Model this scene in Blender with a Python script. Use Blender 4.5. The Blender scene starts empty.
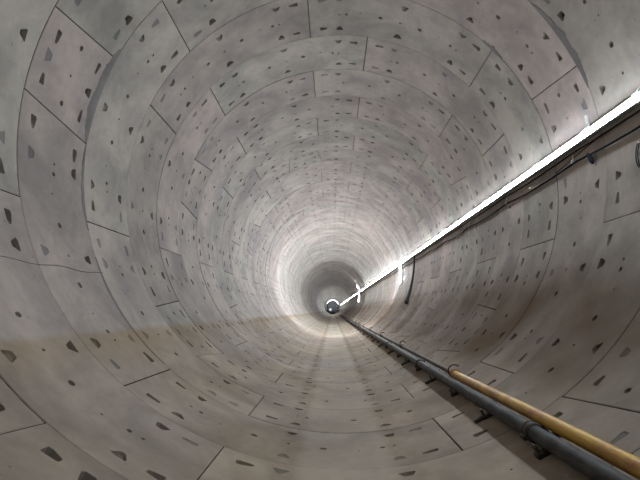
import bpy, bmesh, math, random
from mathutils import Vector, Matrix
from mathutils.geometry import delaunay_2d_cdt

# ------------------------------------------------------------------ basics
R = 3.19            # inner radius of the bored tunnel, floor invert at z = 0, axis along +Y
L = 1.2             # ring width
PITCH = 360 / 19    # bolt pitch round the ring
COL0 = 0.53         # first bolt column
JO = 10.0           # first radial joint
Z0 = -0.159
rad = math.radians
scene = bpy.context.scene
COLL = scene.collection


def ring_y(zc):
    return (zc + Z0) * L


def pol(th, y, r=R):
    """th: degrees from the crown, clockwise to the right"""
    a = rad(th)
    return Vector((r * math.sin(a), y, R + r * math.cos(a)))


def th_at(th, off):
    """angle at radius R-off of the point that hides wall angle th when seen from the camera's station"""
    cx, cz = -.03492 * R, -.57588 * R
    w = (R * math.sin(rad(th)), R * math.cos(rad(th)))
    dx, dz = w[0] - cx, w[1] - cz
    a, b, c = dx * dx + dz * dz, cx * dx + cz * dz, cx * cx + cz * cz - (R - off) ** 2
    t = (-b + math.sqrt(b * b - a * c)) / a
    return math.degrees(math.atan2(cx + dx * t, cz + dz * t))


def link(o, parent=None):
    COLL.objects.link(o)
    if parent:
        o.parent = parent
    return o


def tag(o, label=None, cat=None, group=None, kind=None):
    for k, v in (('label', label), ('category', cat), ('group', group), ('kind', kind)):
        if v:
            o[k] = v
    return o


def empty(name, loc=(0, 0, 0), parent=None):
    o = bpy.data.objects.new(name, None)
    o.location = loc
    o.empty_display_size = .1
    return link(o, parent)


def mesh_obj(name, bm, mat, parent=None, loc=None, smooth=35):
    me = bpy.data.meshes.new(name)
    bmesh.ops.recalc_face_normals(bm, faces=bm.faces)
    if loc is not None:
        bmesh.ops.translate(bm, verts=bm.verts, vec=-Vector(loc))
    bm.to_mesh(me)
    bm.free()
    for m in (mat if isinstance(mat, (list, tuple)) else [mat]):
        me.materials.append(m)
    me.polygons.foreach_set('use_smooth', [True] * len(me.polygons))
    me.set_sharp_from_angle(angle=rad(smooth))
    o = bpy.data.objects.new(name, me)
    if loc is not None:
        o.location = loc
    return link(o, parent)


def child_loc(o, parent):
    """world-built mesh under an Empty that has a location"""
    o.matrix_parent_inverse = Matrix.Translation(-Vector(parent.location))
    return o


def add_tube(bm, pts, r, seg=10, cap=True, mi=0):
    pts = [Vector(p) for p in pts]
    n = len(pts)
    rs = r if isinstance(r, (list, tuple)) else [r] * n
    rings = []
    prev = None
    for i, p in enumerate(pts):
        t = (pts[min(i + 1, n - 1)] - pts[max(i - 1, 0)]).normalized()
        if prev is None:
            up = Vector((0, 0, 1)) if abs(t.z) < .9 else Vector((1, 0, 0))
            u = t.cross(up).normalized()
        else:
            u = (prev - t * prev.dot(t)).normalized()
        prev = u
        v = t.cross(u)
        rings.append([bm.verts.new(p + (u * math.cos(2 * math.pi * k / seg) + v * math.sin(2 * math.pi * k / seg)) * rs[i]) for k in range(seg)])
    for a, b in zip(rings, rings[1:]):
        for k in range(seg):
            f = bm.faces.new((a[k], a[(k + 1) % seg], b[(k + 1) % seg], b[k]))
            f.material_index = mi
    if cap:
        bm.faces.new(rings[0]).material_index = mi
        bm.faces.new(list(reversed(rings[-1]))).material_index = mi


def add_box(bm, c, sx, sy, sz, M=None, mi=0, bev=0):
    r = bmesh.ops.create_cube(bm, size=1)
    m = Matrix.Diagonal((sx, sy, sz, 1))
    m = Matrix.Translation(Vector(c)) @ (M.to_4x4() if M else Matrix.Identity(4)) @ m
    bmesh.ops.transform(bm, matrix=m, verts=r['verts'])
    fs = {f for v in r['verts'] for f in v.link_faces}
    for f in fs:
        f.material_index = mi
    if bev:
        es = list({e for v in r['verts'] for e in v.link_edges})
        bmesh.ops.bevel(bm, geom=es, offset=bev, segments=2, affect='EDGES', profile=.6)


def frame(th):
    """axes at the wall: x' tangential (towards larger th), y' along tunnel, z' inward"""
    a = rad(th)
    tx = Vector((math.cos(a), 0, -math.sin(a)))
    nz = Vector((-math.sin(a), 0, -math.cos(a)))
    return Matrix((tx, Vector((0, 1, 0)), nz)).transposed()


# ------------------------------------------------------------------ materials
def new_mat(name):
    m = bpy.data.materials.new(name)
    m.use_nodes = True
    nt = m.node_tree
    b = nt.nodes['Principled BSDF']
    return m, nt, b


def N(nt, t, **kw):
    n = nt.nodes.new(t)
    for k, v in kw.items():
        if k == 'inp':
            for i, x in v.items():
                n.inputs[i].default_value = x
        else:
            setattr(n, k, v)
    return n


def math_n(nt, op, a, b=None, c=None, clamp=False):
    n = nt.nodes.new('ShaderNodeMath')
    n.operation = op
    n.use_clamp = clamp
    for i, x in enumerate((a, b, c)):
        if x is None:
            continue
        if hasattr(x, 'is_linked'):
            nt.links.new(x, n.inputs[i])
        else:
            n.inputs[i].default_value = x
    return n.outputs[0]


def maprange(nt, v, a, b, c=0., d=1., smooth=False):
    n = nt.nodes.new('ShaderNodeMapRange')
    n.clamp = True
    if smooth:
        n.interpolation_type = 'SMOOTHSTEP'
    nt.links.new(v, n.inputs[0])
    for i, x in enumerate((a, b, c, d)):
        n.inputs[i + 1].default_value = x
    return n.outputs[0]


def mixc(nt, f, a, b, blend='MIX'):
    n = nt.nodes.new('ShaderNodeMix')
    n.data_type = 'RGBA'
    n.blend_type = blend
    if hasattr(f, 'is_linked'):
        nt.links.new(f, n.inputs[0])
    else:
        n.inputs[0].default_value = f
    for i, x in ((6, a), (7, b)):
        if hasattr(x, 'is_linked'):
            nt.links.new(x, n.inputs[i])
        else:
            n.inputs[i].default_value = (*x, 1)
    return n.outputs[2]


def noise(nt, vec, scale, detail=4, rough=.55, dist=0.):
    n = nt.nodes.new('ShaderNodeTexNoise')
    n.inputs['Scale'].default_value = scale
    n.inputs['Detail'].default_value = detail
    n.inputs['Roughness'].default_value = rough
    n.inputs['Distortion'].default_value = dist
    nt.links.new(vec, n.inputs['Vector'])
    return n.outputs['Fac']


def concrete(name, base, rough=.62, k=1.0, dark=1.0):
    m, nt, b = new_mat(name)
    lk = nt.links.new
    geo = N(nt, 'ShaderNodeNewGeometry')
    oi = N(nt, 'ShaderNodeObjectInfo')
    sep = N(nt, 'ShaderNodeSeparateXYZ')
    lk(geo.outputs['Position'], sep.inputs[0])
    pos = geo.outputs['Position']
    # angle from the invert, signed: 0 at the floor, + towards the right wall
    dz = math_n(nt, 'SUBTRACT', R, sep.outputs['Z'])
    ang = math_n(nt, 'MULTIPLY', math_n(nt, 'ARCTAN2', sep.outputs['X'], dz), 180 / math.pi)
    aang = math_n(nt, 'ABSOLUTE', ang)
    # per-segment cast, offset noise
    rnd = oi.outputs['Random']
    offs = N(nt, 'ShaderNodeCombineXYZ')
    lk(math_n(nt, 'MULTIPLY', rnd, 37.), offs.inputs[0])
    lk(math_n(nt, 'MULTIPLY', rnd, 91.), offs.inputs[1])
    va = N(nt, 'ShaderNodeVectorMath', operation='ADD')
    lk(pos, va.inputs[0])
    lk(offs.outputs[0], va.inputs[1])
    n1 = noise(nt, va.outputs[0], 1.1, 5, .6, .4)
    n2 = noise(nt, pos, 9., 5, .65)
    n3 = noise(nt, pos, 55., 3, .6)
    n4 = noise(nt, pos, .45, 3, .5, .6)
    col = mixc(nt, rnd, [c * .86 for c in base], [c * 1.10 for c in base])
    # two concrete batches, one greener and one pinker
    r2 = math_n(nt, 'FRACT', math_n(nt, 'MULTIPLY', rnd, 7.31))
    tint = mixc(nt, r2, (1.035, .968, .985), (.985, 1.0, .965))
    col = mixc(nt, 1., col, tint, 'MULTIPLY')
    f1 = maprange(nt, n1, .36, .64)
    col = mixc(nt, f1, mixc(nt, 1., col, (.70, .71, .73), 'MULTIPLY'), mixc(nt, 1., col, (1.13, 1.12, 1.11), 'MULTIPLY'))
    f2 = maprange(nt, n2, .35, .7)
    col = mixc(nt, math_n(nt, 'MULTIPLY', f2, .55), col, mixc(nt, 1., col, (.80, .79, .76), 'MULTIPLY'))
    # pores and small pocks
    vor = N(nt, 'ShaderNodeTexVoronoi', feature='F1')
    vor.inputs['Scale'].default_value = 9.
    lk(pos, vor.inputs['Vector'])
    pr = maprange(nt, vor.outputs['Distance'], .06, .10, 1., 0.)
    vs = N(nt, 'ShaderNodeSeparateColor')
    lk(vor.outputs['Color'], vs.inputs[0])
    keep = maprange(nt, vs.outputs[0], .72, .74)
    pr = math_n(nt, 'MULTIPLY', pr, keep)
    col = mixc(nt, math_n(nt, 'MULTIPLY', pr, .55), col, (.10, .095, .085))
    # pale lime bloom in patches
    lime = maprange(nt, noise(nt, pos, 1.9, 6, .7, 1.2), .62, .78)
    col = mixc(nt, math_n(nt, 'MULTIPLY', lime, .22), col, (.62, .62, .60))
    # brown mud left by standing water: tide mark about 50 degrees up each flank, thin film below
    wob = math_n(nt, 'MULTIPLY_ADD', n1, 5., -2.5)
    a2 = math_n(nt, 'ADD', ang, wob)
    aa2 = math_n(nt, 'ADD', aang, math_n(nt, 'MULTIPLY', wob, .35))
    film = maprange(nt, aa2, 49., 51.2, 1., 0., True)
    tide = math_n(nt, 'MULTIPLY', film, maprange(nt, aa2, 39., 49.5, 0., 1., True))
    mudn = maprange(nt, n4, .36, .66)
    mud = math_n(nt, 'ADD', math_n(nt, 'MULTIPLY', film, maprange(nt, ang, -42., -10., .36, .62)), math_n(nt, 'MULTIPLY', tide, .34))
    # on the right flank the mud reaches higher, fading out
    rf = math_n(nt, 'MULTIPLY', maprange(nt, a2, 57., 76., 1., 0., True), maprange(nt, ang, 20., 40., 0., 1.))
    mud = math_n(nt, 'MAXIMUM', mud, math_n(nt, 'MULTIPLY', rf, .95))
    mud = math_n(nt, 'MULTIPLY', mud, math_n(nt, 'MULTIPLY_ADD', mudn, .55, .52), clamp=True)
    mudc = mixc(nt, f1, (.24, .172, .095), (.38, .29, .17))
    mudc = mixc(nt, maprange(nt, ang, 26., 44., 0., .95, True), mudc, (.125, .088, .058))
    col = mixc(nt, mud, col, mudc)
    # two trodden dark lines either side of a cleaner strip along the invert
    l1 = maprange(nt, math_n(nt, 'ABSOLUTE', math_n(nt, 'SUBTRACT', aang, 9.6)), .6, 2.8, 1., 0., True)
    col = mixc(nt, math_n(nt, 'MULTIPLY', l1, math_n(nt, 'MULTIPLY_ADD', n2, .5, -.08)), col, (.13, .10, .075))
    cs = maprange(nt, aang, 6., 8.5, 1., 0., True)
    col = mixc(nt, math_n(nt, 'MULTIPLY', cs, .25), col, (.50, .46, .39))
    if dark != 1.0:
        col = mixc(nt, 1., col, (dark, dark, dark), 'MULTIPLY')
    lk(col, b.inputs['Base Color'])
    rr = math_n(nt, 'MULTIPLY_ADD', n2, .25, math_n(nt, 'MULTIPLY_ADD', mud, .2, rough - .02))
    lk(rr, b.inputs['Roughness'])
    nt.links.new(math_n(nt, 'MULTIPLY_ADD', mud, -.25, .32), b.inputs['Specular IOR Level'])
    bmp = N(nt, 'ShaderNodeBump')
    bmp.inputs['Strength'].default_value = .35
    bmp.inputs['Distance'].default_value = .01
    h = math_n(nt, 'ADD', math_n(nt, 'MULTIPLY', n2, 1.), math_n(nt, 'MULTIPLY', n3, .35))
    h = math_n(nt, 'SUBTRACT', h, math_n(nt, 'MULTIPLY', pr, .8))
    lk(h, bmp.inputs['Height'])
    lk(bmp.outputs[0], b.inputs['Normal'])
    return m


def plain(name, c1, c2, scale=8., rough=.5, spec=.5, metal=0., bump=.2, stretch=(1, 1, 1), lo=.35, hi=.65):
    m, nt, b = new_mat(name)
    geo = N(nt, 'ShaderNodeNewGeometry')
    mp = N(nt, 'ShaderNodeMapping')
    mp.inputs['Scale'].default_value = stretch
    nt.links.new(geo.outputs['Position'], mp.inputs[0])
    n = noise(nt, mp.outputs[0], scale, 5, .6)
    nt.links.new(mixc(nt, maprange(nt, n, lo, hi), c1, c2), b.inputs['Base Color'])
    b.inputs['Roughness'].default_value = rough
    b.inputs['Metallic'].default_value = metal
    b.inputs['Specular IOR Level'].default_value = spec
    bp = N(nt, 'ShaderNodeBump')
    bp.inputs['Strength'].default_value = bump
    bp.inputs['Distance'].default_value = .004
    nt.links.new(n, bp.inputs['Height'])
    nt.links.new(bp.outputs[0], b.inputs['Normal'])
    return m


def emit(name, col, s):
    m, nt, b = new_mat(name)
    b.inputs['Base Color'].default_value = (.8, .8, .8, 1)
    b.inputs['Emission Color'].default_value = (*col, 1)
    b.inputs['Emission Strength'].default_value = s
    return m


M_CON = concrete('precast_concrete', (.43, .392, .345))
M_POC = concrete('dark_pocket_concrete', (.43, .392, .345), rough=.8, dark=.70)  # wall concrete, evenly darkened for open pockets and holes
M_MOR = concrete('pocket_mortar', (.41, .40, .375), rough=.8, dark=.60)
M_GAS = plain('rubber_gasket', (.012, .012, .012), (.03, .028, .026), rough=.8)
M_BOLT = plain('rusty_bolt_steel', (.06, .04, .03), (.14, .08, .05), scale=60, rough=.6, metal=.4)
M_LED = [emit('led_rope_glow', (.80, .885, 1.0), 58. * k) for k in (1, 1.5, 2.7, .6, 1.3)]
M_LAMP = emit('led_batten_glow', (.85, .92, 1.0), 60.)
M_LAMPF = emit('far_lamp_glow', (.95, .97, 1.0), 40.)
M_ARCH = emit('arch_lamp_glow', (.95, .97, 1.0), 6.)
M_CABLE = plain('dark_cable_sheath', (.010, .012, .018), (.020, .023, .032), rough=.9, spec=.12)
M_CABG = plain('grey_cable_sheath', (.10, .10, .11), (.18, .18, .19), rough=.8)
M_RAIL = plain('zinc_rail', (.30, .31, .32), (.42, .43, .44), rough=.5)
M_CLIP = plain('white_plastic', (.70, .70, .66), (.80, .80, .77), rough=.4)
M_YEL = plain('yellow_pipe_paint', (.46, .21, .06), (.66, .40, .045), scale=3.2, rough=.42, stretch=(2, 1.2, 2), lo=.40, hi=.58)
M_GREY = plain('galvanised_grey_pipe', (.030, .030, .030), (.075, .075, .07), scale=5., rough=.6, spec=.3, metal=.0, stretch=(2, 1.2, 2))
M_THIN = plain('dirty_steel_pipe', (.055, .045, .030), (.12, .10, .065), scale=5., rough=.6, spec=.3)
M_DARK = plain('dark_bracket_steel', (.03, .024, .02), (.07, .055, .045), scale=14, rough=.6, metal=.3)
M_RUST = plain('rusty_clamp_steel', (.20, .10, .045), (.36, .20, .09), scale=30, rough=.6, metal=.2)
M_HOSE = plain('black_rubber_hose', (.012, .013, .014), (.02, .02, .022), scale=20, rough=.7, spec=.2)
M_GANT = plain('gantry_steel', (.30, .31, .32), (.46, .47, .48), scale=4, rough=.5)
M_GD = plain('gantry_dark_steel', (.05, .05, .055), (.10, .10, .11), scale=4, rough=.5)

# ------------------------------------------------------------------ lining segments
CH = .006     # chamfer
GAP = .0024   # half gap
GAPR = .0022  # extra at the radial joints
SL = 1.15     # degrees of taper of the key edges each way


def ccw(p):
    a = sum(p[i][0] * p[(i + 1) % len(p)][1] - p[(i + 1) % len(p)][0] * p[i][1] for i in range(len(p)))
    return p if a > 0 else p[::-1]


def segment_mesh(name, kL, kR, slantL, slantR, seed, fill, coarse=False):
    """kL,kR joint numbers (pitches) relative to a local theta = kL*PITCH ; slant = change of edge angle (deg) from near to far"""
    rng = random.Random(seed)
    D = PITCH
    tL, tR = kL * D, kR * D
    mid = (tL + tR) / 2
    verts, edges = [], []       # (s deg, y, depth, matflag)
    info = []
    R1 = R * math.pi / 180

    def eL(y):
        return tL + slantL * (y / L - .5)

    def eR(y):
        return tR + slantR * (y / L - .5)

    def add(th, y, d):
        verts.append((th * R1, y))
        info.append(d)
        return len(verts) - 1

    def loop(pts, d):
        pts = ccw([(a, b) for a, b in pts])
        ids = [add(a, b, d if not callable(d) else d(a, b)) for a, b in pts]
        for i in range(len(ids)):
            edges.append((ids[i], ids[(i + 1) % len(ids)]))
        return ids

    def outline(off):
        o = (off + (GAPR if off > GAP * .5 else 0)) / R1
        pts = []
        n = int((tR - tL) / 2.4)
        ya, yb = off, L - off
        for i in range(n + 1):
            t = i / n
            pts.append((eL(ya) + o + (eR(ya) - eL(ya) - 2 * o) * t, ya))
        for i in range(1, 6):
            y = ya + (yb - ya) * i / 6
            pts.append((eR(y) - o, y))
        for i in range(n, -1, -1):
            t = i / n
            pts.append((eL(yb) + o + (eR(yb) - eL(yb) - 2 * o) * t, yb))
        for i in range(5, 0, -1):
            y = ya + (yb - ya) * i / 6
            pts.append((eL(y) + o, y))
        return pts
    edge_ids = loop(outline(GAP), CH)
    loop(outline(GAP + CH), 0.)
    polys = []      # (polygon in (s,y), material)
    feats = []

    def pocket(c, y0, sgn_y=0, sgn_t=0, jit=True):
        """trapezoid with its wide deep side facing the joint"""
        filled = rng.random() < fill
        w, n_, h = .078 * rng.uniform(.8, 1.1), .030 * rng.uniform(.6, 1.3), .052 * rng.uniform(.8, 1.1)
        ax = []
        if sgn_y:
            ax = [(-w, h * sgn_y), (w, h * sgn_y), (n_, -h * sgn_y), (-n_, -h * sgn_y)]
        else:
            w2, h2 = .046 * rng.uniform(.75, 1.1), .074 * rng.uniform(.8, 1.1)
            ax = [(h2 * sgn_t, -w2), (h2 * sgn_t, w2), (-h2 * sgn_t, w2 * .5), (-h2 * sgn_t, -w2 * .5)]
        jx, jy = rng.gauss(0, .006), rng.gauss(0, .006)
        rot = rng.gauss(0, .06)
        pts = []
        for i in range(4):      # cut every corner
            p, q, nx = ax[i - 1], ax[i], ax[(i + 1) % 4]
            for o_ in (p, nx):
                f_ = rng.uniform(.06, .24)
                pts.append((q[0] + (o_[0] - q[0]) * f_, q[1] + (o_[1] - q[1]) * f_))
        pts = [(x * math.cos(rot) - y * math.sin(rot) + jx, x * math.sin(rot) + y * math.cos(rot) + jy) for x, y in pts]
        outer = [(c + x / R1, y0 + y) for x, y in pts]
        k = .80
        inner = [(c + (jx + (x - jx) * k) / R1, y0 + jy + (y - jy) * k) for x, y in pts]
        dd = rng.uniform(.06, .10)

        def dep(a, b):
            if filled:
                return .004
            wide = (b - y0) * sgn_y if sgn_y else (a - c) * R1 * sgn_t
            return dd if wide > 0 else dd * .35
        loop(outer, 0.)
        loop(inner, dep)
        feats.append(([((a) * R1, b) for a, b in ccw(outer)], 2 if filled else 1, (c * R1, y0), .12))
        if not filled and not coarse:
            feats[-1] += ((sgn_y, sgn_t, dd),)

    def hole(c, y0, r, d, n=8):
        ph = rng.uniform(0, 1)
        e = rng.uniform(.85, 1.25)
        outer = [(c + r * e * math.cos(ph + 2 * math.pi * i / n) / R1, y0 + r * math.sin(ph + 2 * math.pi * i / n)) for i in range(n)]
        inner = [(c + .75 * r * e * math.cos(ph + 2 * math.pi * i / n) / R1, y0 + .75 * r * math.sin(ph + 2 * math.pi * i / n)) for i in range(n)]
        loop(outer, 0.)
        loop(inner, d)
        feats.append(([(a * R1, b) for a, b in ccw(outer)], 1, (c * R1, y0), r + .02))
    YN, YF = .175 * L, .815 * L
    k = kL
    while k < kR:
        c = (k + .5) * D
        pocket(c, YN + (0 if kR - kL > 1 else -.02), sgn_y=-1)
        pocket(c, YF, sgn_y=1)
        hole(c, L * .5, .017, .03, 6)
        k += 1
    for e, s in ((eL, 1), (eR, -1)):
        for y in (YN, YF):
            pocket(e(y) + s * 4.45, y, sgn_t=-s)
    if kR - kL > 1:
        for o in (-19.2, -6.3, 6.3, 19.2):
            cc = mid + o
            if abs(o) > 15:     # sits beside the bolt column hole
                hole(cc - math.copysign(.9, o) - math.copysign(1.5, o), L * .49, .026, .06)
            else:
                hole(cc, L * .49, .034, .07)
        for o in (-12.6, 12.6):
            hole(mid + o, L * .45, .012, .02, 5)
    else:
        for o in (-6.2, 6.2):
            hole(mid + o, L * .49, .030, .07)
    # interior points so the sheet follows the curve
    n = int((tR - tL) / 2.4)
    for j in range(1, 10):
        y = L * j / 10
        for i in range(1, n):
            th = eL(y) + (eR(y) - eL(y)) * (i + (.5 if j % 2 else 0)) / n
            if th > eR(y) - 1.2:
                continue
            s = th * R1
            if all((s - f[2][0]) ** 2 + (y - f[2][1]) ** 2 > f[3] ** 2 for f in feats):
                add(th, y, 0.)
    out = delaunay_2d_cdt([Vector(v) for v in verts], edges, [], 0, 1e-6)
    ov, oe, of, vmap = out[0], out[1], out[2], out[3]
    bm = bmesh.new()
    bv = []
    boundary = {}
    for i, v in enumerate(ov):
        src = vmap[i]
        d = info[src[0]] if src else 0.
        bv.append(bm.verts.new(pol(v.x / R1, v.y, R + d)))

    def inside(p, poly):
        for i in range(len(poly)):
            ax, ay = poly[i]
            bx, by = poly[(i + 1) % len(poly)]
            if (bx - ax) * (p[1] - ay) - (by - ay) * (p[0] - ax) < -1e-9:
                return False
        return True

    def in_outline(p):
        th = p[0] / R1
        return GAP < p[1] < L - GAP and eL(p[1]) * R1 + GAP * .5 + GAPR < p[0] < eR(p[1]) * R1 - GAP * .5 - GAPR
    for f in of:
        c = (sum(ov[i].x for i in f) / 3, sum(ov[i].y for i in f) / 3)
        if not in_outline(c):
            continue
        try:
            face = bm.faces.new([bv[i] for i in f])
        except ValueError:
            continue
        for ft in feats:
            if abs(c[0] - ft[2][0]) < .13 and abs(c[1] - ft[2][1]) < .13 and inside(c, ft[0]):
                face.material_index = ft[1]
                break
    # outward thickness of the segment (sides only)
    be = [e for e in bm.edges if len(e.link_faces) == 1]
    r = bmesh.ops.extrude_edge_only(bm, edges=be)
    for v in [g for g in r['geom'] if isinstance(g, bmesh.types.BMVert)]:
        ax = Vector((v.co.x, 0, v.co.z - R)).normalized()
        v.co += ax * .12
    for f in [g for g in r['geom'] if isinstance(g, bmesh.types.BMFace)]:
        f.material_index = 3
    # bolt heads in the open pockets
    if not coarse:
        for ft in feats:
            if len(ft) > 4:
                sy, st, dd = ft[4]
                th = ft[2][0] / R1
                y = ft[2][1] + sy * .028
                th += st * .040 / R1
                c = pol(th, y, R + dd * .62)
                Fm = frame(th)
                d = Vector((0, 1, 0)) if sy else Fm.col[0]
                add_tube(bm, [c - d * .012, c + d * .012], .018, 6, mi=4)
    bmesh.ops.delete(bm, geom=[v for v in bm.verts if not v.link_faces], context='VERTS')
    # move the ring axis to the origin so an object can be spun about it
    bmesh.ops.translate(bm, verts=bm.verts, vec=(0, 0, -R))
    for f in bm.faces:
        f.normal_update()
        c = f.calc_center_median()
        if f.material_index < 3 and f.normal.dot(Vector((c.x, 0, c.z))) > 0:
            f.normal_flip()
    me = bpy.data.meshes.new(name)
    bm.to_mesh(me)
    bm.free()
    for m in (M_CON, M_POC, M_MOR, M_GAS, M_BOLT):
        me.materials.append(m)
    me.polygons.foreach_set('use_smooth', [True] * len(me.polygons))
    me.set_sharp_from_angle(angle=rad(12))
    return me


# the key widens with distance; joints: s (near edge leans -), s+1 (leans +), then every third pitch
MESH = {}
for fl, fill in (('open', .16), ('mixed', .35), ('filled', .62)):
    MESH['A', fl] = [segment_mesh('lining_segment', 0, 3, 0, 0, 11 + i + int(fill * 100), fill) for i in range(3)]
    MESH['BL', fl] = [segment_mesh('lining_segment', 0, 3, 2 * SL, 0, 31 + int(fill * 100), fill)]
    MESH['BR', fl] = [segment_mesh('lining_segment', 0, 3, 0, -2 * SL, 41 + int(fill * 100), fill)]
    MESH['K', fl] = [segment_mesh('key_segment', 0, 1, -2 * SL, 2 * SL, 51 + int(fill * 100), fill)]

wall = empty('wall_tunnel')
tag(wall, 'round grey concrete tunnel lining of bolted precast rings running into the distance', 'tunnel wall', kind='structure')

KEYS = {0: 3, 1: 11, 2: 6, 3: 14, 4: 3, 5: 11, 6: 6, 7: 14, 8: 3, 9: 11, 10: 6, 11: 17, 12: 6, 13: 14}
CYC = [3, 11, 6, 14]
rng = random.Random(4)


def ring_segments(s):
    yield 'K', s
    yield 'BL', s + 1
    for q in (4, 7, 10, 13):
        yield 'A', s + q
    yield 'BR', s + 16


def seg_choice(typ, k, r):
    th = (JO + (k + 1.5) * PITCH + 180) % 360 - 180
    fl = 'open'
    if -150 < th < -75:
        fl = 'filled' if r < 6 else 'mixed'
    elif r % 5 == 2:
        fl = 'mixed'
    return rng.choice(MESH[typ, fl])


RING_FIRST, RING_SPLIT, RING_LAST = 0, 14, 96
for r in range(RING_FIRST, RING_SPLIT):
    y = ring_y(r + .67)
    ring = empty('concrete_ring', (0, y, R), wall)
    for typ, k in ring_segments(KEYS[r]):
        o = bpy.data.objects.new('key_segment' if typ == 'K' else 'lining_segment', seg_choice(typ, k, r))
        a = rad(JO + k * PITCH)
        dr = rng.uniform(-.003, .005)
        am = a + rad(PITCH * (1.5 if typ != 'K' else .5))
        o.rotation_euler = (0, a, 0)
        o.location = (math.sin(am) * dr, 0, math.cos(am) * dr)
        link(o, ring)


def whole_ring(s, seed):
    """one mesh holding the seven segments of a farther ring"""
    bm = bmesh.new()
    for typ, k in ring_segments(s):
        me = seg_choice(typ, k, seed)
        n0 = len(bm.verts)
        bm.from_mesh(me)
        bm.verts.ensure_lookup_table()
        bmesh.ops.rotate(bm, verts=bm.verts[n0:], cent=(0, 0, 0), matrix=Matrix.Rotation(rad(JO + k * PITCH), 3, 'Y'))
    me = bpy.data.meshes.new('concrete_ring')
    bm.to_mesh(me)
    bm.free()
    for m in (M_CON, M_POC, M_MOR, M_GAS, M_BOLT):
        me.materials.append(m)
    return me


RM = [whole_ring(s, i) for i, s in enumerate(CYC + [17, 9])]
for r in range(RING_SPLIT, RING_LAST):
    me = RM[r % 4] if rng.random() < .8 else rng.choice(RM)
    o = bpy.data.objects.new('concrete_ring', me)
    o.location = (rng.uniform(-.006, .006), ring_y(r + .67), R + rng.uniform(-.006, .006))
    link(o, wall)


def tube_shell(name, y0, y1, rr, n=96, step=2.4):
    bm = bmesh.new()
    ny = max(1, int((y1 - y0) / step))
    g = [[bm.verts.new(pol(360 * i / n, y0 + (y1 - y0) * j / ny, rr)) for i in range(n)] for j in range(ny + 1)]
    for a, b in zip(g, g[1:]):
        for i in range(n):
            bm.faces.new((a[i], b[i], b[(i + 1) % n], a[(i + 1) % n]))
    return mesh_obj(name, bm, M_CON, wall)


Y_END = 190.
tag(tube_shell('distant_lining', ring_y(RING_LAST + .67), Y_END + .3, R), kind='stuff')
tag(tube_shell('rear_lining', -14, ring_y(.67), R + .002), kind='stuff')

# mortar smeared over the ring joint on the left shoulder and the right crown
def smear(th0, th1, yc, w, seed):
    rr = random.Random(seed)
    bm = bmesh.new()
    n = 40
    top, wa = [], 1.
    for i in range(n + 1):
        th = th0 + (th1 - th0) * i / n
        e = math.sin(math.pi * i / n) ** .5
        wa = .75 * wa + .25 * rr.uniform(.3, 1.5) if i else 1.
        a = w * e * wa
        b = w * .25 * e * rr.uniform(.8, 1.1)
        top.append((bm.verts.new(pol(th, yc + b, R + .001)), bm.verts.new(pol(th, yc + b * .8, R - .004)),
                    bm.verts.new(pol(th, yc - a * .9, R - .004)), bm.verts.new(pol(th, yc - a, R + .001))))
    for a, b in zip(top, top[1:]):
        for k in range(3):
            bm.faces.new((a[k], a[k + 1], b[k + 1], b[k]))
    return mesh_obj('mortar_smear', bm, M_MOR, wall)


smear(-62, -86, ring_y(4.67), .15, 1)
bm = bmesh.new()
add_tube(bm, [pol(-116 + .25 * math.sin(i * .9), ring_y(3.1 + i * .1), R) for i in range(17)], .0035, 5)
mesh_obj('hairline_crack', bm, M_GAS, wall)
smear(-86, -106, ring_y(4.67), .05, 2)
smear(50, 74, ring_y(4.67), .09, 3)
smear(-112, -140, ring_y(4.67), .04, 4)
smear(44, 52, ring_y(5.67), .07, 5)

# ------------------------------------------------------------------ far end: back-up gantry and closing bulkhead
bm = bmesh.new()
bmesh.ops.create_circle(bm, cap_ends=True, segments=64, radius=R + .02)
bmesh.ops.rotate(bm, verts=bm.verts, cent=(0, 0, 0), matrix=Matrix.Rotation(math.pi / 2, 3, 'X'))
r_ = bmesh.ops.extrude_face_region(bm, geom=bm.faces[:])
bmesh.ops.translate(bm, verts=[g for g in r_['geom'] if isinstance(g, bmesh.types.BMVert)], vec=(0, .3, 0))
bulk = mesh_obj('wall_end', bm, M_GD)
bulk.location = (0, Y_END + .3, R)
tag(bulk, 'dark round bulkhead closing the far end of the tunnel', 'wall', kind='structure')

gy = Y_END - 5
gan = empty('machine_gantry', (0, gy, 0))
tag(gan, 'small steel machine gantry with portal frames at the far end of the tunnel', 'gantry')
for j, yy in enumerate((0, 2.0, 4.0)):
    bm = bmesh.new()
    add_tube(bm, [pol(t, gy + yy, R - .42) - Vector((0, gy, 0)) for t in range(-120, 121, 8)], .20, 8)
    mesh_obj('portal_frame', bm, M_CLIP if j == 0 else M_GANT, gan)
for s in (-1, 1):
    for zz, ww in ((1.9, .36), (3.2, .30)):
        bm = bmesh.new()
        add_box(bm, (s * 1.75, 2, zz), ww, 5, ww, bev=.02)
        mesh_obj('side_beam', bm, M_GANT, gan)
bm = bmesh.new()
add_box(bm, (0, 2, 1.15), 3.4, 4.6, .30, bev=.02)
mesh_obj('deck', bm, M_GD, gan)
bm = bmesh.new()
add_box(bm, (-.95, 2.6, 1.75), .9, 1.6, 1.0, bev=.05)
mesh_obj('control_cabinet', bm, M_CLIP, gan)
for s in (-1, 1):
    for yy in (.2, 3.8):
        bm = bmesh.new()
        add_box(bm, (s * 1.35, yy, .62), .24, .24, .80, bev=.01)
        mesh_obj('gantry_leg', bm, M_GANT, gan)
bm = bmesh.new()
add_tube(bm, [pol(t, gy - .2, R - .85) - Vector((0, gy, 0)) for t in range(-62, 75, 6)], .07, 8)
tag(mesh_obj('arch_lamp', bm, M_ARCH, gan), 'white arched lamp tube')

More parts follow.
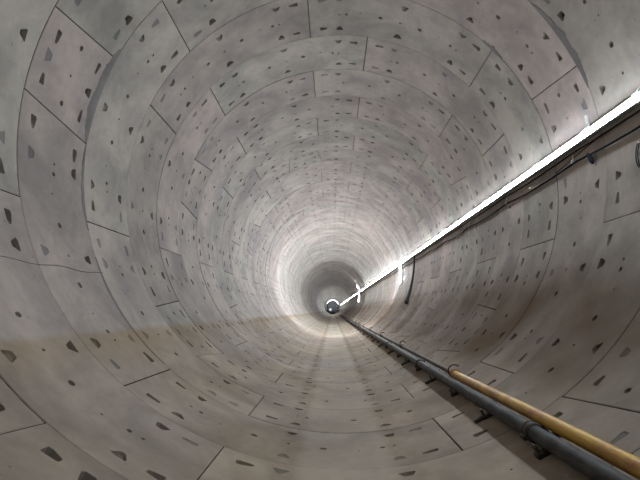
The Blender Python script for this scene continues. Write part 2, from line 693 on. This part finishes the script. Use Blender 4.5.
# ------------------------------------------------------------------ LED rope, cables
TH_LED = th_at(82.3, .09)
Y0, Y1 = -4.5, Y_END - 8
led = empty('led_rope_light', pol(TH_LED, 0, R - .05))
tag(led, 'long glowing white rope light fixed along the right tunnel wall', 'rope light')
LEDR = R - .078
bm = bmesh.new()
n = int((Y1 - Y0) / .6)
Fm = frame(TH_LED)
prof = [Fm.col[0] * (.034 * math.cos(math.pi * k / 8)) + Fm.col[2] * (.034 * math.sin(math.pi * k / 8)) for k in range(9)]
# lengths of rope of different brightness, set to shape the bright and dim wall zones
for ya, yb, m in ((Y0, 13, M_LED[0]), (13, 19, M_LED[1]), (19, 46, M_LED[2]), (46, 96, M_LED[3]), (96, Y1, M_LED[4])):
    bm = bmesh.new()
    g = []
    n = int((yb - ya) / .6)
    for i in range(n + 1):
        c = pol(TH_LED, ya + (yb - ya) * i / n, LEDR)
        g.append([bm.verts.new(c + p) for p in prof])
    for p, q in zip(g, g[1:]):
        for k in range(9):
            bm.faces.new((p[k], p[(k + 1) % 9], q[(k + 1) % 9], q[k]))
    bm.faces.new(g[0])
    bm.faces.new(list(reversed(g[-1])))
    child_loc(mesh_obj('glowing_tube', bm, m, led, smooth=60), led)
for i in range(int((Y1 - Y0) / 12) + 1):
    ya = Y0 + i * 12
    yb = min(ya + 12, Y1)
    bm = bmesh.new()
    add_box(bm, pol(TH_LED, (ya + yb) / 2, R - .062), .088, yb - ya - .01, .032, Fm)
    add_box(bm, pol(TH_LED, (ya + yb) / 2, R - .024), .05, yb - ya - .01, .046, Fm)
    add_box(bm, pol(TH_LED, (ya + yb) / 2, R - .046) + Fm.col[0] * .049, .010, yb - ya - .01, .090, Fm)  # lower lip, added to shade the wall below the rope
    child_loc(mesh_obj('mounting_rail', bm, M_RAIL, led), led)
# one clip per ring near the camera
for r in range(1, 26):
    y = ring_y(r + .67) + (.40 if r != 4 else .2)
    bm = bmesh.new()
    Fm = frame(TH_LED)
    add_box(bm, pol(TH_LED - 2.6, y, R - .012), .20, .05, .018, frame(TH_LED - 2.6), bev=.003) if r == 4 else add_box(bm, pol(TH_LED - 1.7, y, R - .008), .07, .03, .012, frame(TH_LED - 1.7), bev=.003)
    add_tube(bm, [pol(TH_LED + t, y, R - d) for t, d in ((-2.4, .01), (-1.6, .05), (-1.1, .075), (-.6, .125), (.4, .126), (1.0, .09), (1.2, .05))], .007, 6)
    child_loc(mesh_obj('clip', bm, M_CLIP, led), led)


def wavy_cable(name, label, th, amp, rr, mat, y1, seed, rad_off, step=.3, sag=0.):
    rc = random.Random(seed)
    e = empty(name, pol(th, 0, R - rad_off))
    tag(e, label, 'cable')
    pts = []
    y = Y0
    off = 0
    while y < y1:
        ph = ((y - ring_y(.67 + .57)) / (2 * L)) % 1
        s = 4 * ph * (1 - ph) * sag
        off = .8 * off + rc.uniform(-1, 1) * amp
        pts.append(pol(th + off + s, y, R - rad_off))
        y += step
    b = bmesh.new()
    add_tube(b, pts, rr, 8)
    child_loc(mesh_obj('cable_sheath', b, mat, e, smooth=60), e)
    return e


c1 = wavy_cable('power_cable', 'dark wavy cable sagging below the rope light on the right wall', 87.1, .10, .013, M_CABLE, 60, 3, .020, sag=.9)
for r in range(2, 22, 2):
    y = ring_y(r + .67 + .57)
    b = bmesh.new()
    add_box(b, pol(86.2, y, R - .010), .10, .022, .012, frame(86.2), bev=.003)
    add_tube(b, [pol(86.4 + t, y, R - d) for t, d in ((0, .012), (.3, .04), (.8, .045), (1.15, .02), (1.2, .004))], .006, 6)
    child_loc(mesh_obj('cable_hook', b, M_CLIP, c1), c1)
wavy_cable('lighting_cable', 'thin dark cable running close under the glowing rope light', 84.9, .05, .010, M_CABLE, 60, 5, .016, sag=.25)

# short dark strap hanging from the sagging cable
sy = ring_y(4.92)
st = empty('hanging_strap', pol(88.5, sy, R - .03))
tag(st, 'short dark strap hanging from the sagging cable near the right edge', 'strap')
b = bmesh.new()
add_tube(b, [pol(87.3 + i * .55, sy - .012 * i, R - .030 + .003 * i) for i in range(6)], [.016, .02, .024, .026, .026, .018], 8)
child_loc(mesh_obj('strap_end', b, M_CABLE, st), st)

# coil of cable on the right wall at the picture's edge
cy_ = ring_y(4.12)
cl = empty('cable_coil', pol(94, cy_, R - .03))
tag(cl, 'small loop of cable hung on the wall at the right edge', 'cable coil')
b = bmesh.new()
for k in range(2):
    pts = []
    for i in range(25):
        a = 2 * math.pi * i / 24
        pts.append(pol(93.6 + (2.4 + .15 * k) * math.cos(a), cy_ + (.055 + .012 * k) * math.sin(a), R - .02 - .012 * k))
    add_tube(b, pts, .006, 6)
child_loc(mesh_obj('cable_loop', b, M_CABLE, cl), cl)
b = bmesh.new()
add_tube(b, [pol(91.1, cy_, R), pol(91.2, cy_, R - .05)], .01, 6)
child_loc(mesh_obj('hook', b, M_CLIP, cl), cl)

# ------------------------------------------------------------------ black hose
hy = ring_y(15.0)
ho = empty('rubber_hose', pol(100, hy, R - .1))
tag(ho, 'black rubber hose hanging down the right wall from the cables', 'hose')
b = bmesh.new()
hp = [pol(84.5 + 33.5 * t, hy + .30 * math.sin(t * 3.1) - .25 * t * t, R - .09 - .03 * t) for t in [i / 24 for i in range(25)]]
add_tube(b, hp, [.034 + .03 * max(0, (i / 24 - .35)) / .65 for i in range(25)], 10)
child_loc(mesh_obj('hose_body', b, M_HOSE, ho, smooth=50), ho)
b = bmesh.new()
add_tube(b, [hp[-1], hp[-1] + (hp[-1] - hp[-2]).normalized() * .14], .078, 12)
child_loc(mesh_obj('end_coupling', b, M_HOSE, ho), ho)

# ------------------------------------------------------------------ wall lamps
def batten(th0, th1, y, w, mat, label, name='led_batten_lamp', tilt=0.):
    thm = (th0 + th1) / 2
    e = empty(name, pol(thm, y, R - .05))
    tag(e, label, 'lamp', 'bright lamps on the right wall')
    b = bmesh.new()
    n_ = 10
    for rr_, a, bb in ((R - .02, -w, w),):
        g = []
        for i in range(n_ + 1):
            t = th0 + (th1 - th0) * i / n_
            g.append([b.verts.new(pol(t, y + s * w, q)) for s, q in ((-1, R - .045), (-1, R - .085), (1, R - .085), (1, R - .045))])
        for p, q in zip(g, g[1:]):
            for k in range(4):
                b.faces.new((p[k], p[(k + 1) % 4], q[(k + 1) % 4], q[k]))
        b.faces.new(g[0])
        b.faces.new(list(reversed(g[-1])))
    for t in (thm + 3, th1 - 1.5):
        add_box(b, pol(t, y, R - .026), .05, w * 1.2, .052, frame(t))
    child_loc(mesh_obj('lamp_housing', b, M_GANT, e), e)
    b = bmesh.new()
    add_tube(b, [pol(th0 + (th1 - th0) * (.03 + .94 * i / n_), y, R - .108) for i in range(n_ + 1)], w * .62, 8)
    child_loc(mesh_obj('lamp_tube', b, mat, e, smooth=60), e)
    return e


batten(85.0, 101.0, ring_y(18.1), .075, M_LAMP, 'bright upright batten lamp on the right wall, the nearer of the two')
batten(89.0, 105.0, ring_y(46.), .10, M_LAMPF, 'bright upright batten lamp on the right wall, the farther of the two')

# round flood above the rope, beyond the batten
fy = ring_y(45.)
fl = empty('round_flood_lamp', pol(72, fy, R - .1))
tag(fl, 'small round white flood lamp just above the rope light, far down the tunnel', 'lamp')
Fm = frame(72)
b = bmesh.new()
nz = Fm.col[2]
c = pol(72, fy, R)
add_tube(b, [c, c + nz * .10, c + nz * .10, c + nz * .2], [.05, .05, .20, .24], 14)
child_loc(mesh_obj('lamp_housing', b, M_GANT, fl), fl)
b = bmesh.new()
add_tube(b, [c + nz * .195, c + nz * .23, c + nz * .245], [.215, .20, .12], 14)
child_loc(mesh_obj('lamp_lens', b, M_LAMPF, fl), fl)

def spot(name, loc, aim, watts, size, blend=.6, rad_=.12, col=(.84, .91, 1.0)):
    d = bpy.data.lights.new(name, 'SPOT')
    d.energy = watts
    d.spot_size = rad(size)
    d.spot_blend = blend
    d.shadow_soft_size = rad_
    d.color = col
    o = bpy.data.objects.new(name, d)
    o.location = loc
    o.rotation_euler = (Vector(aim) - Vector(loc)).to_track_quat('-Z', 'Y').to_euler()
    COLL.objects.link(o)


spot('batten_beam', pol(92, ring_y(18.1) + .1, R - .25), (-2.9, 32, .8), 1500, 100, 1.)
spot('flood_beam', pol(72, fy + .1, R - .45), (-1, 120, 2.2), 900, 80, 1.)
spot('gantry_fill', (0, gy - .5, 4.6), (0, gy - 60, 3.0), 300, 100, 1.)  # added light without a fixture, brightens the lining ahead of the gantry
spot('bulkhead_fill', (0, gy - .5, 4.2), (0, gy + 5, 2.0), 500, 150, 1.)  # added unseen fill that lifts the bulkhead and gantry out of black

# ------------------------------------------------------------------ pipes along the lower right
def pipe_pos(th, off, y):
    return pol(th, y, R - off)


OG, RG, OY, RY = .080, .060, .096, .053
TG, TY = th_at(151.7, OG), th_at(149.0, OY)
PL = 3.86 * L
YC = ring_y(3.30)          # a coupling of the grey line

grey = empty('grey_pipeline', pipe_pos(TG, OG, 0))
tag(grey, 'dark grey steel pipeline in coupled lengths along the lower right of the tunnel', 'pipeline')
ys = [YC + PL * i for i in range(-3, 22)]
rp = random.Random(5)
for a, bb in zip(ys, ys[1:]):
    b = bmesh.new()
    d = rp.uniform(-.05, .05)
    nn = 12
    add_tube(b, [pipe_pos(TG + d, OG, a + (bb - a) * i / nn) for i in range(nn + 1)], RG, 16)
    child_loc(mesh_obj('pipe_length', b, M_GREY, grey, smooth=50), grey)
for y in ys[1:-1]:
    b = bmesh.new()
    c = pipe_pos(TG, OG, y)
    yv = Vector((0, 1, 0))
    add_tube(b, [c - yv * .055, c - yv * .05, c - yv * .03, c - yv * .028, c + yv * .028, c + yv * .03, c + yv * .05, c + yv * .055],
             [RG + .006, RG + .016, RG + .018, RG + .012, RG + .012, RG + .018, RG + .016, RG + .006], 16)
    F = frame(TG)
    for s in (-1, 1):
        add_box(b, c + F.col[0] * s * (RG + .022), .03, .075, .035, F, bev=.004)
    child_loc(mesh_obj('pipe_coupling', b, M_DARK, grey), grey)
# saddle brackets carrying both pipes off the wall
for i in range(-2, 42):
    y = ring_y(.67 + i) + .52
    b = bmesh.new()
    F = frame(TG + .3)
    w0 = pol(TG + .3, y, R)
    add_box(b, w0 + F.col[2] * .018, .22, .07, .036, F, bev=.004)
    add_box(b, w0 + F.col[0] * .085 + F.col[2] * .05, .016, .06, .10, F)
    add_box(b, w0 - F.col[0] * .075 + F.col[2] * .05, .016, .06, .10, F)
    c = pipe_pos(TG, OG, y)
    F2 = frame(TG)
    if i % 2:
        add_box(b, w0 + F.col[0] * .15 + F.col[2] * .02, .09, .05, .04, F, bev=.004)
    child_loc(mesh_obj('pipe_bracket', b, M_DARK, grey), grey)

Y_YEL = ring_y(5.56)
yel = empty('yellow_pipe', pipe_pos(TY, OY, 0))
tag(yel, 'weathered yellow painted pipe lying on the wall side of the grey pipeline', 'pipe')
b = bmesh.new()
ny = 40
add_tube(b, [pipe_pos(TY + .12 * math.sin(i * .35), OY, -6 + (Y_YEL + 6) * i / ny) for i in range(ny + 1)], RY, 18)
child_loc(mesh_obj('painted_pipe', b, M_YEL, yel, smooth=50), yel)
for yy in (ring_y(1.5), ring_y(3.22)):
    b = bmesh.new()
    c = pipe_pos(TY, OY, yy)
    F = frame(TY)
    add_box(b, pol(TY, yy, R - .018), .10, .06, .036, F, bev=.003)
    add_box(b, pol(TY, yy, R - .05) + F.col[0] * .062, .014, .06, .09, F, bev=.003)
    child_loc(mesh_obj('pipe_support', b, M_DARK, yel), yel)
b = bmesh.new()
c = pipe_pos(TY, OY, Y_YEL)
add_tube(b, [c + Vector((0, -.05, 0)), c + Vector((0, -.045, 0)), c + Vector((0, .035, 0)), c + Vector((0, .04, 0))], [RY + .004, RY + .018, RY + .018, RY - .004], 16)
add_tube(b, [c + Vector((0, .03, 0)), c + Vector((0, .16, 0)), c + Vector((0, .26, 0))], [RY, .045, .034], 14)
child_loc(mesh_obj('end_coupling', b, M_RUST, yel), yel)
b = bmesh.new()
F = frame(TY)
pts = []
for k in range(12):
    t = rad(20 + 15 * k)
    pts.append(c + F.col[0] * (-.02 - .085 * math.cos(t)) * 1 + F.col[2] * (.03 + .085 * math.sin(t)))
add_tube(b, pts, .011, 6)
child_loc(mesh_obj('clamp_handle', b, M_DARK, yel), yel)

TT0, RT = 146.9, .033


def thin_pos(y):
    t = min(1, max(0, (y - Y_YEL) / 25))
    return pol(TY - 1.0 * t, y, R - (OY - .035 * t))


thin = empty('thin_pipeline', thin_pos(Y_YEL + .2))
tag(thin, 'thin brown steel pipeline continuing beyond the yellow pipe beside the grey one', 'pipeline')
yt = [Y_YEL + .24 + (PL * i if i else 0) for i in range(0, 21)]
for a, bb in zip(yt, yt[1:]):
    b = bmesh.new()
    add_tube(b, [thin_pos(a + (bb - a) * i / 8) for i in range(9)], RT, 12)
    child_loc(mesh_obj('pipe_length', b, M_THIN, thin, smooth=50), thin)
for y in yt[1:-1]:
    c = thin_pos(y)
    b = bmesh.new()
    add_tube(b, [c + Vector((0, -.06, 0)), c + Vector((0, -.055, 0)), c + Vector((0, .055, 0)), c + Vector((0, .06, 0))], [RT, RT + .016, RT + .016, RT], 12)
    cp = child_loc(mesh_obj('pipe_coupling', b, M_DARK, thin), thin)
    b = bmesh.new()
    F = frame(TY - .6)
    pts = [c + F.col[0] * (-.05 - .07 * math.cos(rad(t))) + F.col[2] * (.02 + .085 * math.sin(rad(t))) for t in range(0, 200, 18)]
    add_tube(b, pts, .012, 6)
    h = child_loc(mesh_obj('coupling_handle', b, M_DARK, thin), thin)

# ------------------------------------------------------------------ light, world, camera
w = bpy.data.worlds.new('World')
scene.world = w
w.use_nodes = True
w.node_tree.nodes['Background'].inputs[0].default_value = (0, 0, 0, 1)

cam = bpy.data.cameras.new('camera')
co = bpy.data.objects.new('camera', cam)
COLL.objects.link(co)
cam.sensor_width = 36
cam.lens = 459.02 / 640 * 36
cam.clip_start = .05
cam.clip_end = 500
co.location = (-.03492 * R, 0, R * (1 - .57588))
co.rotation_euler = (math.pi / 2 + .15301, 0, .02671)
scene.camera = co

vs = scene.view_settings
vs.view_transform = 'Standard'
vs.look = 'None'
vs.gamma = 1
vs.use_curve_mapping = False
vs.exposure = 0.47
scene.cycles.use_denoising = True
scene.cycles.max_bounces = 8
scene.cycles.diffuse_bounces = 6
scene.cycles.use_light_tree = True
scene.cycles.sample_clamp_indirect = 6
